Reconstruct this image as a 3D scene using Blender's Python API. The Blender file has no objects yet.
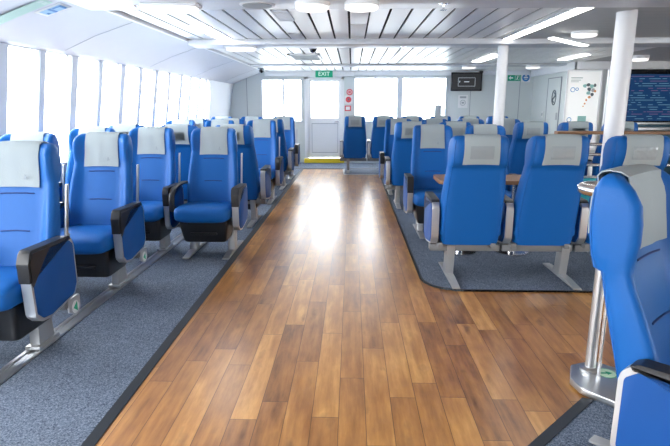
import bpy, bmesh, math, random
from mathutils import Vector, Matrix
random.seed(7)
PI = math.pi
scene = bpy.context.scene
COL = scene.collection

# ------------------------------------------------------------------ materials
def nodes_of(name):
    m = bpy.data.materials.new(name); m.use_nodes = True
    nt = m.node_tree; b = nt.nodes['Principled BSDF']
    return m, nt, b

def mat(name, col, rough=.5, metal=0., spec=.5, bump=0., bscale=60., var=0., coat=0., bdist=.004):
    m, nt, b = nodes_of(name)
    b.inputs['Base Color'].default_value = (*col, 1)
    b.inputs['Roughness'].default_value = rough
    b.inputs['Metallic'].default_value = metal
    b.inputs['Specular IOR Level'].default_value = spec
    b.inputs['Coat Weight'].default_value = coat
    if bump or var:
        tc = nt.nodes.new('ShaderNodeTexCoord')
        no = nt.nodes.new('ShaderNodeTexNoise')
        no.inputs['Scale'].default_value = bscale; no.inputs['Detail'].default_value = 3
        nt.links.new(tc.outputs['Object'], no.inputs['Vector'])
        if bump:
            bp = nt.nodes.new('ShaderNodeBump'); bp.inputs['Strength'].default_value = bump
            bp.inputs['Distance'].default_value = bdist
            nt.links.new(no.outputs['Fac'], bp.inputs['Height'])
            nt.links.new(bp.outputs['Normal'], b.inputs['Normal'])
        if var:
            mx = nt.nodes.new('ShaderNodeMix'); mx.data_type = 'RGBA'
            mx.inputs[6].default_value = (*[c*(1-var) for c in col], 1)
            mx.inputs[7].default_value = (*[min(1, c*(1+var)) for c in col], 1)
            nt.links.new(no.outputs['Fac'], mx.inputs[0])
            nt.links.new(mx.outputs[2], b.inputs['Base Color'])
    return m

def emit(name, col, s):
    m, nt, b = nodes_of(name)
    b.inputs['Base Color'].default_value = (*col, 1)
    b.inputs['Emission Color'].default_value = (*col, 1)
    b.inputs['Emission Strength'].default_value = s
    return m

def glass_mat(name, tint=(1, 1, 1), gloss=.06, rough=.02):
    m = bpy.data.materials.new(name); m.use_nodes = True
    nt = m.node_tree; nt.nodes.clear()
    o = nt.nodes.new('ShaderNodeOutputMaterial'); mx = nt.nodes.new('ShaderNodeMixShader')
    t = nt.nodes.new('ShaderNodeBsdfTransparent'); t.inputs[0].default_value = (*tint, 1)
    g = nt.nodes.new('ShaderNodeBsdfGlossy'); g.inputs['Roughness'].default_value = rough
    mx.inputs[0].default_value = gloss
    nt.links.new(t.outputs[0], mx.inputs[1]); nt.links.new(g.outputs[0], mx.inputs[2])
    nt.links.new(mx.outputs[0], o.inputs[0])
    return m

def wood_floor():
    m, nt, b = nodes_of('wood planks')
    N = nt.nodes.new; L = nt.links.new
    tc = N('ShaderNodeTexCoord'); sp = N('ShaderNodeSeparateXYZ'); L(tc.outputs['Object'], sp.inputs[0])
    def M(op, a, bb=None, c=None):
        n = N('ShaderNodeMath'); n.operation = op
        for i, v in enumerate((a, bb, c)):
            if v is None: continue
            if isinstance(v, (int, float)): n.inputs[i].default_value = v
            else: L(v, n.inputs[i])
        return n.outputs[0]
    u = M('DIVIDE', M('ADD', sp.outputs['X'], 50.024), .124)
    row = M('FLOOR', u); fu = M('FRACT', u)
    wn = N('ShaderNodeTexWhiteNoise'); wn.noise_dimensions = '1D'; L(row, wn.inputs['W'])
    v = M('ADD', M('DIVIDE', M('ADD', sp.outputs['Y'], 40.), .92), wn.outputs['Value'])
    pl = M('FLOOR', v); fv = M('FRACT', v)
    cb = N('ShaderNodeCombineXYZ'); L(row, cb.inputs[0]); L(pl, cb.inputs[1])
    w2 = N('ShaderNodeTexWhiteNoise'); w2.noise_dimensions = '3D'; L(cb.outputs[0], w2.inputs['Vector'])
    # grain
    gv = N('ShaderNodeCombineXYZ')
    L(M('MULTIPLY', sp.outputs['X'], 26.), gv.inputs[0])
    L(M('ADD', M('MULTIPLY', sp.outputs['Y'], 2.6), M('MULTIPLY', w2.outputs['Value'], 37.)), gv.inputs[1])
    L(M('MULTIPLY', w2.outputs['Value'], 11.), gv.inputs[2])
    n1 = N('ShaderNodeTexNoise'); n1.inputs['Scale'].default_value = 1.; n1.inputs['Detail'].default_value = 5
    n1.inputs['Roughness'].default_value = .62; L(gv.outputs[0], n1.inputs['Vector'])
    gv2 = N('ShaderNodeCombineXYZ')
    L(M('MULTIPLY', sp.outputs['X'], 9.), gv2.inputs[0])
    L(M('ADD', M('MULTIPLY', sp.outputs['Y'], 3.4), M('MULTIPLY', w2.outputs['Value'], 53.)), gv2.inputs[1])
    n2 = N('ShaderNodeTexNoise'); n2.inputs['Scale'].default_value = 1.; n2.inputs['Detail'].default_value = 4
    L(gv2.outputs[0], n2.inputs['Vector'])
    rp = N('ShaderNodeValToRGB')
    e = rp.color_ramp.elements
    e[0].position = .05; e[0].color = (.085, .032, .009, 1)
    e[1].position = 1.; e[1].color = (.70, .37, .115, 1)
    a = e.new(.4); a.color = (.32, .135, .036, 1)
    a = e.new(.7); a.color = (.48, .225, .06, 1)
    f = M('ADD', M('ADD', M('MULTIPLY', w2.outputs['Value'], .21), M('MULTIPLY', n1.outputs['Fac'], .47)), M('MULTIPLY', n2.outputs['Fac'], .42))
    f = M('ADD', M('MULTIPLY', M('SUBTRACT', f, .53), 1.9), .53)
    L(f, rp.inputs[0])
    # dark knots and streaks inside planks
    kn = N('ShaderNodeValToRGB'); kn.color_ramp.elements[0].position = .61; kn.color_ramp.elements[1].position = .74
    kn.color_ramp.elements[0].color = (0, 0, 0, 1); kn.color_ramp.elements[1].color = (1, 1, 1, 1)
    L(n2.outputs['Fac'], kn.inputs[0])
    mk = N('ShaderNodeMix'); mk.data_type = 'RGBA'; L(M('MULTIPLY', kn.outputs[0], .6), mk.inputs[0])
    L(rp.outputs[0], mk.inputs[6]); mk.inputs[7].default_value = (.11, .045, .018, 1)
    # seams
    s1 = M('LESS_THAN', M('MINIMUM', fu, M('SUBTRACT', 1., fu)), .014)
    s2 = M('LESS_THAN', M('MINIMUM', fv, M('SUBTRACT', 1., fv)), .0022)
    sm = M('MAXIMUM', s1, s2)
    mx = N('ShaderNodeMix'); mx.data_type = 'RGBA'
    L(M('MULTIPLY', sm, .72), mx.inputs[0]); L(mk.outputs[2], mx.inputs[6]); mx.inputs[7].default_value = (.06, .028, .012, 1)
    L(mx.outputs[2], b.inputs['Base Color'])
    b.inputs['Coat Weight'].default_value = .35; b.inputs['Coat Roughness'].default_value = .24
    rr = N('ShaderNodeMapRange'); L(n2.outputs['Fac'], rr.inputs[0]); rr.inputs[3].default_value = .24; rr.inputs[4].default_value = .4
    L(rr.outputs[0], b.inputs['Roughness'])
    bp = N('ShaderNodeBump'); bp.inputs['Strength'].default_value = .25; bp.inputs['Distance'].default_value = .0015
    L(M('SUBTRACT', M('MULTIPLY', n1.outputs['Fac'], .4), sm), bp.inputs['Height']); L(bp.outputs[0], b.inputs['Normal'])
    return m

def carpet_mat(name, c0, c1):
    m, nt, b = nodes_of(name)
    N = nt.nodes.new; L = nt.links.new
    tc = N('ShaderNodeTexCoord')
    n = N('ShaderNodeTexNoise'); n.inputs['Scale'].default_value = 135; n.inputs['Detail'].default_value = 3; n.inputs['Roughness'].default_value = .8
    L(tc.outputs['Object'], n.inputs['Vector'])
    n2 = N('ShaderNodeTexNoise'); n2.inputs['Scale'].default_value = 3; L(tc.outputs['Object'], n2.inputs['Vector'])
    r = N('ShaderNodeValToRGB'); r.color_ramp.elements[0].position = .36; r.color_ramp.elements[1].position = .66
    r.color_ramp.elements[0].color = (*c0, 1); r.color_ramp.elements[1].color = (*c1, 1)
    L(n.outputs['Fac'], r.inputs[0])
    mx = N('ShaderNodeMix'); mx.data_type = 'RGBA'; mx.blend_type = 'MULTIPLY'; mx.inputs[0].default_value = .25
    L(r.outputs[0], mx.inputs[6]); L(n2.outputs['Fac'], mx.inputs[7])
    L(mx.outputs[2], b.inputs['Base Color'])
    b.inputs['Roughness'].default_value = .95; b.inputs['Specular IOR Level'].default_value = .15
    bp = N('ShaderNodeBump'); bp.inputs['Strength'].default_value = .6; bp.inputs['Distance'].default_value = .003
    L(n.outputs['Fac'], bp.inputs['Height']); L(bp.outputs[0], b.inputs['Normal'])
    return m

def screen_mat():
    # dark blue departure board: rows of pale and reddish dashes given off by the display
    m, nt, b = nodes_of('information screen')
    N = nt.nodes.new; L = nt.links.new
    tc = N('ShaderNodeTexCoord'); sp = N('ShaderNodeSeparateXYZ'); L(tc.outputs['Object'], sp.inputs[0])
    def M(op, a, bb=None):
        n = N('ShaderNodeMath'); n.operation = op
        for i, v in enumerate((a, bb)):
            if v is None: continue
            if isinstance(v, (int, float)): n.inputs[i].default_value = v
            else: L(v, n.inputs[i])
        return n.outputs[0]
    z = M('MULTIPLY', sp.outputs['Z'], 23.); fz = M('FRACT', z); row = M('FLOOR', z)
    line = M('MULTIPLY', M('GREATER_THAN', fz, .42), M('LESS_THAN', fz, .66))
    cv = N('ShaderNodeCombineXYZ'); L(M('MULTIPLY', sp.outputs['X'], 6.), cv.inputs[0]); L(M('MULTIPLY', row, 5.3), cv.inputs[1])
    n = N('ShaderNodeTexNoise'); n.inputs['Scale'].default_value = 1.; n.inputs['Detail'].default_value = 2; L(cv.outputs[0], n.inputs['Vector'])
    msk = M('MULTIPLY', line, M('GREATER_THAN', n.outputs['Fac'], .5))
    wn = N('ShaderNodeTexWhiteNoise'); wn.noise_dimensions = '1D'; L(row, wn.inputs['W'])
    c = N('ShaderNodeValToRGB'); c.color_ramp.interpolation = 'CONSTANT'
    e = c.color_ramp.elements; e[0].color = (.14, .32, .44, 1); e[1].position = .62; e[1].color = (.20, .13, .24, 1)
    L(wn.outputs['Value'], c.inputs[0])
    mx = N('ShaderNodeMix'); mx.data_type = 'RGBA'; L(msk, mx.inputs[0])
    mx.inputs[6].default_value = (.006, .035, .11, 1); L(c.outputs[0], mx.inputs[7])
    b.inputs['Base Color'].default_value = (.005, .02, .06, 1); b.inputs['Roughness'].default_value = .5; b.inputs['Specular IOR Level'].default_value = .1
    L(mx.outputs[2], b.inputs['Emission Color']); b.inputs['Emission Strength'].default_value = .45
    return m

def poster_mat():
    m, nt, b = nodes_of('poster print')
    N = nt.nodes.new; L = nt.links.new
    tc = N('ShaderNodeTexCoord'); n = N('ShaderNodeTexNoise'); n.inputs['Scale'].default_value = 3.2; n.inputs['Detail'].default_value = 4
    L(tc.outputs['Object'], n.inputs['Vector'])
    r = N('ShaderNodeValToRGB'); e = r.color_ramp.elements
    e[0].position = 0; e[0].color = (.80, .84, .84, 1); e[1].position = 1; e[1].color = (.8, .7, .5, 1)
    a = e.new(.6); a.color = (.86, .88, .86, 1); a = e.new(.7); a.color = (.82, .8, .68, 1)
    L(n.outputs['Fac'], r.inputs[0]); L(r.outputs[0], b.inputs['Base Color']); b.inputs['Roughness'].default_value = .3
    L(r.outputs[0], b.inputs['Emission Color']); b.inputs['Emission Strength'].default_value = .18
    return m

BLUE = mat('blue upholstery', (.004, .100, .36), .5, spec=.25, bump=.12, bscale=220)
BLUEP = mat('blue panel laminate', (.004, .070, .28), .5, spec=.3)
SEAM = mat('stitched seam', (.004, .035, .17), .6)
COVER = mat('grey headrest cloth', (.325, .375, .395), .8, spec=.2, bump=.25, bscale=120)
POCKET = mat('clear vinyl pocket', (.30, .345, .365), .14, spec=.7, bump=.3, bscale=30, bdist=.004)
LOGO = mat('printed mark on cloth', (.27, .31, .33), .8)
BLACK = mat('black plastic', (.012, .013, .016), .4)
SILVER = mat('satin aluminium', (.56, .58, .60), .34, metal=.85)
LEGM = mat('grey painted metal leg', (.44, .45, .46), .4, metal=.6)
BEAM_SHADE = mat('shade-darkened steel beam', (.22, .23, .24), .45, metal=.4)  # silver beam metal darkened in colour to stand for shadow under the seats
STEEL = mat('polished stainless steel', (.70, .70, .71), .18, metal=1.)
BRUSH = mat('brushed steel plate', (.52, .53, .54), .34, metal=.9)
WOODF = wood_floor()
CARPET = carpet_mat('blue grey carpet', (.035, .055, .095), (.29, .345, .43))
RUBBER = mat('dark rubber edge', (.022, .028, .036), .6)
EDGEM = mat('pale metal edging', (.5, .52, .54), .45, metal=.6)
WALLM = mat('light grey wall panel', (.68, .73, .72), .5, var=.02, bscale=2)
WHITE = mat('white painted metal', (.88, .90, .92), .4)
COVEM = mat('white satin panel', (.56, .58, .65), .42, var=.03, bscale=5)
PLANK = mat('white ceiling plank', (.93, .93, .93), .34, metal=.35)
PLANKG = mat('grey white ceiling panel', (.46, .48, .49), .45)
GAP = mat('dark gap', (.02, .022, .025), .8)
BEAMM = mat('grey white beam', (.62, .64, .68), .42, metal=.2)
FRAME = mat('pale window frame', (.72, .76, .82), .5)
GASKET = mat('grey gasket', (.30, .33, .38), .6)
GLASS = glass_mat('window glass')
LIGHT = emit('fluorescent diffuser', (1, .99, .97), 9.)
LIGHTR = emit('tube diffuser', (1, .98, .95), 6.)
LIGHTD = emit('drum diffuser', (1, .98, .96), .55)
GREEN = mat('sign green', (.0, .36, .20), .5)
GREENL = emit('lit exit sign green', (.0, .28, .15), .25)
SIGNW = emit('lit exit sign white', (.9, .95, .9), .2)
PAPER = mat('white paper', (.85, .86, .86), .6)
SIGNB = mat('sign blue', (.02, .22, .58), .5)
PALEG = mat('pale green print', (.48, .70, .62), .6)
PALEB = mat('light blue print', (.30, .58, .86), .5)
RED = mat('red print', (.75, .10, .12), .5)
YELLOW = mat('yellow paint', (.90, .68, .03), .5)
BROWN = mat('brown wood top', (.23, .12, .06), .35)
TEAL = mat('teal panel', (.01, .30, .36), .35)
SCREEN = screen_mat()
POSTER = poster_mat()
INKD = mat('dark print', (.12, .16, .18), .6)
GREYP = mat('grey print', (.42, .46, .48), .6)
ORANGE = mat('orange print', (.75, .34, .16), .6)
SKYP = mat('green blue print', (.30, .58, .55), .6)
BLACKG = mat('gloss black', (.012, .014, .018), .2)
LITW = emit('lit display lines', (.6, .65, .7), .35)
CHROME = mat('chrome', (.75, .75, .76), .15, metal=1.)

# ------------------------------------------------------------------ mesh helpers
def bm_box(bm, lo, hi, bevel=0., mi=0, seg=2):
    r = bmesh.ops.create_cube(bm, size=1)
    vs = r['verts']
    for v in vs:
        v.co = Vector([(lo[i]+hi[i])/2 + v.co[i]*(hi[i]-lo[i]) for i in range(3)])
    fs = {f for v in vs for f in v.link_faces}
    for f in fs: f.material_index = mi
    if bevel:
        es = list({e for v in vs for e in v.link_edges})
        r = bmesh.ops.bevel(bm, geom=es, offset=bevel, segments=seg, profile=.5, affect='EDGES')
        for f in r['faces']: f.material_index = mi
    return vs

def bm_prism(bm, pts, d, mi=0, off=(0, 0, 0), bevel=0.):
    """polygon of 3-D points extruded along vector d"""
    d = Vector(d)
    a = [bm.verts.new(Vector(p)+Vector(off)) for p in pts]
    b = [bm.verts.new(v.co+d) for v in a]
    fs = [bm.faces.new(a), bm.faces.new(list(reversed(b)))]
    n = len(a)
    for i in range(n):
        j = (i+1) % n
        fs.append(bm.faces.new((a[j], a[i], b[i], b[j])))
    for f in fs: f.material_index = mi
    if bevel:
        es = list(fs[0].edges)+list(fs[1].edges)
        bmesh.ops.bevel(bm, geom=es, offset=bevel, segments=2, profile=.5, affect='EDGES')
    return fs

def bm_loft(bm, rings, cap=True, closed=True, mi=0):
    R = [[bm.verts.new(p) for p in r] for r in rings]
    n = len(R[0])
    for a, b in zip(R[:-1], R[1:]):
        for i in range(n if closed else n-1):
            j = (i+1) % n
            f = bm.faces.new((a[i], a[j], b[j], b[i])); f.material_index = mi
    if cap and closed:
        for r in (list(reversed(R[0])), R[-1]):
            f = bm.faces.new(r); f.material_index = mi
    return R

def bm_tube(bm, path, r, n=12, mi=0, closed=False):
    path = [Vector(p) for p in path]
    rings = []
    m = len(path)
    prev = None
    for i, p in enumerate(path):
        if closed: t = path[(i+1) % m]-path[i-1]
        else: t = path[min(i+1, m-1)]-path[max(i-1, 0)]
        t.normalize()
        if prev is None:
            u = t.orthogonal().normalized()
        else:
            u = (prev - t*prev.dot(t)).normalized()
        prev = u; w = t.cross(u)
        rings.append([p+u*r*math.cos(2*PI*k/n)+w*r*math.sin(2*PI*k/n) for k in range(n)])
    if closed:
        R = bm_loft(bm, rings, cap=False, mi=mi)
        a, b = R[-1], R[0]
        # match rotation of the frames
        best = min(range(n), key=lambda s: sum((a[k].co-b[(k+s) % n].co).length for k in range(n)))
        for k in range(n):
            f = bm.faces.new((a[k], a[(k+1) % n], b[(k+1+best) % n], b[(k+best) % n])); f.material_index = mi
    else:
        bm_loft(bm, rings, mi=mi)

def bm_cyl(bm, p0, p1, r, r1=None, n=24, mi=0):
    p0, p1 = Vector(p0), Vector(p1); t = (p1-p0).normalized(); u = t.orthogonal().normalized(); w = t.cross(u)
    r1 = r if r1 is None else r1
    bm_loft(bm, [[p+u*q*math.cos(2*PI*k/n)+w*q*math.sin(2*PI*k/n) for k in range(n)] for p, q in ((p0, r), (p1, r1))], mi=mi)

def bm_lathe(bm, prof, c=(0, 0, 0), n=28, mi=0):
    c = Vector(c)
    bm_loft(bm, [[c+Vector((r*math.cos(2*PI*k/n), r*math.sin(2*PI*k/n), z)) for k in range(n)] for r, z in prof], mi=mi)

MESH = {}
def finish(bm, name, smooth=True, angle=35):
    bmesh.ops.recalc_face_normals(bm, faces=bm.faces)
    me = bpy.data.meshes.new(name); bm.to_mesh(me); bm.free()
    if smooth:
        me.polygons.foreach_set('use_smooth', [True]*len(me.polygons))
        me.set_sharp_from_angle(angle=math.radians(angle))
    return me

def link(name, me, mats, parent=None, loc=None):
    o = bpy.data.objects.new(name, me); COL.objects.link(o)
    if me is not None and len(me.materials) == 0:
        for m in (mats if isinstance(mats, (list, tuple)) else [mats]): me.materials.append(m)
    if parent is not None: o.parent = parent
    if loc is not None: o.location = loc
    return o

def obj(name, bm, mats, parent=None, loc=None, smooth=True, angle=35):
    return link(name, finish(bm, name, smooth, angle), mats, parent, loc)

def tag(o, label, cat, group=None):
    o['label'] = label; o['category'] = cat
    if group: o['group'] = group
    return o

def thing(name, label, cat, loc=(0, 0, 0), rz=0., group=None):
    o = bpy.data.objects.new(name, None); COL.objects.link(o)
    o.location = loc; o.rotation_euler = (0, 0, rz); o.empty_display_size = .2
    return tag(o, label, cat, group)

def struct(name, bm, mats, label=None, parent=None, **k):
    o = obj(name, bm, mats, parent, **k)
    if parent is None: o['kind'] = 'structure'
    if label: o['label'] = label
    return o

def text_mesh(s, size, align='CENTER', extrude=.001):
    cu = bpy.data.curves.new('t', 'FONT'); cu.body = s; cu.size = size; cu.extrude = extrude
    cu.align_x = align; cu.align_y = 'CENTER'
    o = bpy.data.objects.new('t', cu); COL.objects.link(o)
    dg = bpy.context.evaluated_depsgraph_get(); dg.update()
    me = bpy.data.meshes.new_from_object(o.evaluated_get(dg))
    me.materials.clear()
    bpy.data.objects.remove(o); bpy.data.curves.remove(cu)
    return me

def fillet(pts, rad, seg=4):
    """2-D polygon with rounded corners; rad is a number or a list"""
    out = []; n = len(pts)
    for i in range(n):
        p = Vector(pts[i]); a = Vector(pts[i-1]); b = Vector(pts[(i+1) % n])
        r = rad[i] if isinstance(rad, (list, tuple)) else rad
        u = (a-p); v = (b-p)
        if r <= 0: out.append(tuple(p)); continue
        ang = u.angle(v); d = min(r/math.tan(ang/2), u.length*.45, v.length*.45)
        p0 = p+u.normalized()*d; p1 = p+v.normalized()*d
        for k in range(seg+1):
            t = k/seg
            q = p0*(1-t)**2+p*2*t*(1-t)+p1*t*t
            out.append(tuple(q))
    return out

# ------------------------------------------------------------------ the seat (faces local -Y)
LV = [  # z, yb, halfwidth, thickness centre, thickness wing
    (.30, .100, .215, .09, .10), (.32, .106, .228, .11, .125), (.38, .118, .236, .125, .15), (.48, .142, .240, .125, .175), (.60, .168, .239, .115, .178),
    (.72, .196, .236, .105, .165), (.82, .219, .229, .095, .148), (.90, .237, .221, .092, .128),
    (.940, .246, .218, .092, .124), (.950, .276, .217, .118, .152), (.985, .292, .217, .128, .174),
    (1.03, .304, .217, .132, .196), (1.08, .310, .216, .132, .202), (1.125, .308, .213, .124, .190),
    (1.160, .300, .208, .104, .150), (1.182, .286, .196, .072, .096), (1.194, .268, .174, .036, .042)]
LV = [(z if z < .945 else .945+(z-.945)*.905, *r) for z, *r in LV]
LV_SET = {'std': LV, 'big': [((z-.30)*(.855-.30)/(.945-.30)+.30 if z < .945 else .855+(z-.945)*(1.168-.855)/(1.170-.945), *r) for z, *r in LV]}
CUR = 'std'; ARMZ = 0.
def ss(t): t = max(0., min(1., t)); return t*t*(3-2*t)
def wingf(q): return ss((q-.62)/.32)
def lerp_lv(z):
    LV = LV_SET[CUR]
    for a, b in zip(LV[:-1], LV[1:]):
        if a[0] <= z <= b[0]:
            t = (z-a[0])/(b[0]-a[0]); return [a[i]*(1-t)+b[i]*t for i in range(5)]
    return LV[0] if z < LV[0][0] else LV[-1]

def me_backrest():
    bm = bmesh.new(); rings = []
    N = 48
    for z, yb, w, tc, tw in LV_SET[CUR]:
        ring = []
        for k in range(N):
            a = 2*PI*k/N; c, s = math.cos(a), math.sin(a)
            v = math.copysign(abs(s)**(2/4.6), s); x = w*math.copysign(abs(c)**(2/4.6), c)*(1-.05*v)
            T = tc+(tw-tc)*wingf(abs(x)/w)
            ring.append((x, yb-T/2+v*T/2, z))
        rings.append(ring)
    bm_loft(bm, rings)
    return finish(bm, 'backrest', True, 60)

def me_piping(sx):
    # raised piping along the rear edge of one wing side
    bm = bmesh.new(); path = []
    for z, yb, w, tc, tw in LV_SET[CUR][1:-2]:
        path.append((sx*w*.93*.965, yb-.115*tw, z))
    bm_tube(bm, path, .004, 6)
    return finish(bm, 'piping')

def me_cover(kind):
    bm = bmesh.new(); P = []
    HW = .129 if CUR == 'std' else .142
    zb = .962
    zf = .926
    for i in range(7):
        z = zb+(1.143-zb)*i/6; l = lerp_lv(z); P.append((l[1]+.007, z))
    P += [(.303, 1.162), (.290, 1.178), (.262, 1.184), (.228, 1.181), (.200, 1.168)]
    for i in range(8):
        z = 1.143+(zf-1.143)*i/7; l = lerp_lv(z)
        y = l[1]-l[3]-.011
        if z < 1.0: y = min(y, lerp_lv(1.0)[1]-lerp_lv(1.0)[3]-.012-(1.0-z)*.10)
        P.append((y, z))
    rings = []
    for y, z in P:
        ring = []
        for k in range(9):
            u = -1+2*k/8
            q = .004*math.sin(u*7+z*9)*(1 if y < .2 else .3)
            ring.append((u*HW*(1+.05*ss((1.1-z)/.2)), y-q*.6-.000, z-(.004*u*u)))
        rings.append(ring)
    bm_loft(bm, rings, cap=False, closed=False)
    bmesh.ops.recalc_face_normals(bm, faces=bm.faces)
    bmesh.ops.solidify(bm, geom=bm.faces[:], thickness=.004)
    return finish(bm, 'headrest_cover', True, 50)

def me_pocket():
    bm = bmesh.new(); rings = []; rnd = random.Random(3)
    for i in range(11):
        z = 1.003+.096*i/10; l = lerp_lv(z)
        rings.append([(-.085+.17*k/16, l[1]+.0135+(.0035*rnd.random() if 0 < i < 10 and 0 < k < 16 else 0), z) for k in range(17)])
    bm_loft(bm, rings, cap=False, closed=False)
    bmesh.ops.solidify(bm, geom=bm.faces[:], thickness=.002)
    return finish(bm, 'pocket', True, 40)

def me_logo():
    bm = bmesh.new(); l = lerp_lv(.96)
    y = lerp_lv(1.0)[1]-lerp_lv(1.0)[3]-.012-.0045-.0095
    bm_prism(bm, [(.048, y, .968), (.068, y, .968), (.064, y, .985), (.058, y, .998), (.052, y, .985)], (0, -.0015, 0))
    return finish(bm, 'printed_mark', False)

def me_seam(z, hw):
    bm = bmesh.new()
    path = []
    for k in range(9):
        x = -hw+2*hw*k/8; l = lerp_lv(z); path.append((x, l[1]-l[3]-.0005, z+.004*(1-(x/hw)**2)))
    bm_tube(bm, path, .0045, 6)
    return finish(bm, 'seam')

def me_cushion():
    bm = bmesh.new(); rings = []
    for y, zc, hw, hz in [(-.440, .432, .19, .018), (-.436, .430, .215, .040), (-.420, .430, .236, .060), (-.38, .432, .248, .073), (-.28, .434, .252, .076),
                          (-.12, .424, .252, .074), (.03, .412, .248, .068), (.085, .405, .24, .05), (.095, .402, .22, .03)]:
        ring = []
        for k in range(32):
            a = 2*PI*k/32; c, s = math.cos(a), math.sin(a)
            x = hw*math.copysign(abs(c)**(2/4.2), c)
            z = zc+hz*math.copysign(abs(s)**(2/3.4), s)+(.012*(abs(x)/hw)**3 if s > 0 else 0)
            ring.append((x, y, z))
        rings.append(ring)
    bm_loft(bm, rings)
    return finish(bm, 'seat_cushion', True, 60)

def me_box():
    bm = bmesh.new(); rings = []
    for z, hw, y0, y1 in [(.165, .185, -.30, .02), (.18, .195, -.315, .03), (.30, .215, -.345, .05), (.366, .22, -.355, .05)]:
        pts = fillet([(-hw, y0), (hw, y0), (hw, y1), (-hw, y1)], .03, 3)
        rings.append([(x, y, z) for x, y in pts])
    bm_loft(bm, rings)
    # raised front ribs of the life-jacket box
    bm_box(bm, (-.12, -.352, .24), (.12, -.33, .262), .004)
    return finish(bm, 'under_seat_box')

ARM = [(-.335, .315), (-.345, .600), (-.315, .658), (.060, .648), (.100, .615), (.100, .36), (.055, .30), (-.20, .262), (-.285, .272)]
ARMR = [.02, .03, .03, .03, .05, .03, .03, .02, .03]
def inset(pts, d):
    cx = sum(p[0] for p in pts)/len(pts); cy = sum(p[1] for p in pts)/len(pts)
    w = max(p[0] for p in pts)-min(p[0] for p in pts); h = max(p[1] for p in pts)-min(p[1] for p in pts)
    return [(cx+(x-cx)*(1-2*d/w), cy+(y-cy)*(1-2*d/h)) for x, y in pts]
def me_armframe(x0, t):
    bm = bmesh.new()
    bm_prism(bm, [(x0-t/2, y, z) for y, z in fillet(ARM, ARMR)], (t, 0, 0), bevel=.005)
    return finish(bm, 'armrest_frame', True, 30)
def me_armpanel(x0, t):
    bm = bmesh.new()
    pts = fillet(inset(ARM, .017), .02)
    bm_prism(bm, [(x0-t/2-.004, y, z) for y, z in pts], (t+.008, 0, 0), bevel=.002)
    return finish(bm, 'armrest_panel', True, 30)
def me_armpad(x0, t):
    bm = bmesh.new()
    t2 = t/2+.004
    pts = [(y, z+ARMZ) for y, z in ((-.352, .50), (-.352, .605), (-.322, .668), (.045, .658), (.075, .645), (.060, .632), (-.305, .640), (-.328, .598), (-.328, .50))]
    bm_prism(bm, [(x0-t2, y, z) for y, z in fillet(pts, [.004, .03, .03, .02, .006, .004, .02, .02, .004], 3)], (2*t2, 0, 0), bevel=.005)
    return finish(bm, 'armrest_pad', True, 35)
def me_slimarm(x0):
    bm = bmesh.new()
    path = [(x0, .12, .655), (x0, .02, .668), (x0, -.16, .665), (x0, -.27, .645), (x0, -.325, .60), (x0, -.34, .53), (x0, -.335, .45)]
    rings = []
    for k, p in enumerate(path):
        a = Vector(path[max(k-1, 0)]); b = Vector(path[min(k+1, 6)]); t = (b-a).normalized(); nn = Vector((0, -t.z, t.y))*-1
        rings.append([Vector(p)+Vector((u*.024, 0, 0))+nn*v*.014 for u, v in ((-1, -.6), (-.6, -1), (.6, -1), (1, -.6), (1, .6), (.6, 1), (-.6, 1), (-1, .6))])
    bm_loft(bm, rings)
    return finish(bm, 'slim_armrest', True, 40)
def me_hinge(x0, t, sx):
    bm = bmesh.new()
    xs = x0+sx*(t/2+.0035)
    bm_prism(bm, [(xs, y, z) for y, z in fillet([(-.340, .47), (-.340, .60), (-.312, .650), (-.13, .645), (-.16, .635), (-.225, .585), (-.30, .51)], .008, 2)], (sx*.004, 0, 0))
    return finish(bm, 'table_hinge', True, 30)
def me_bracket(sx):
    bm = bmesh.new()
    x = sx*.252
    def seg(z0, z1, dy, xx):
        a, b = lerp_lv(z0), lerp_lv(z1)
        pts = [(xx, a[1]-.045+dy, z0), (xx, a[1]-.015+dy, z0), (xx, b[1]-.015+dy, z1), (xx, b[1]-.045+dy, z1)]
        bm_prism(bm, pts, (sx*.014, 0, 0), bevel=.003)
    seg(.62, .93, .0, x)
    pts = [(x, .115, .60), (x, .150, .60), (x, .175, .64), (x, .14, .645)]
    bm_prism(bm, pts, (sx*.018, 0, 0), bevel=.003)
    pts = [(x, .09, .36), (x, .115, .36), (x, .150, .615), (x, .118, .615)]
    bm_prism(bm, pts, (sx*.016, 0, 0), bevel=.003)
    bm_cyl(bm, (x, .137, .615), (x+sx*.022, .137, .615), .014, n=12)
    return finish(bm, 'recline_bracket', True, 30)
def me_leg(x, rail):
    bm = bmesh.new()
    if rail:
        bm_prism(bm, [(x-.03, -.075, .02), (x-.03, .085, .02), (x-.03, .065, .285), (x-.03, -.055, .285)], (.06, 0, 0), bevel=.006)
        bm_box(bm, (x-.045, -.1, .012), (x+.045, .11, .034), .004)
    else:
        bm_prism(bm, [(x-.032, -.10, .03), (x-.032, .02, .03), (x-.032, .06, .285), (x-.032, -.06, .285)], (.064, 0, 0), bevel=.006)
    return finish(bm, 'leg', True, 30)
def me_foot(x):
    bm = bmesh.new()
    pts = [(-.35, .012), (.33, .012), (.33, .022), (.10, .040), (-.16, .040), (-.35, .024)]
    bm_prism(bm, [(x-.03, y, z) for y, z in pts], (.06, 0, 0), bevel=.003)
    return finish(bm, 'foot', True, 30)
def me_beam(x0, x1):
    bm = bmesh.new()
    bm_box(bm, (x0, -.045, .235), (x1, .045, .29), .006)
    bm_box(bm, (x0+.05, -.10, .275), (x0+.09, .105, .315), .004)
    bm_box(bm, (x1-.09, -.10, .275), (x1-.05, .105, .315), .004)
    return finish(bm, 'seat_beam', True, 30)
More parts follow.
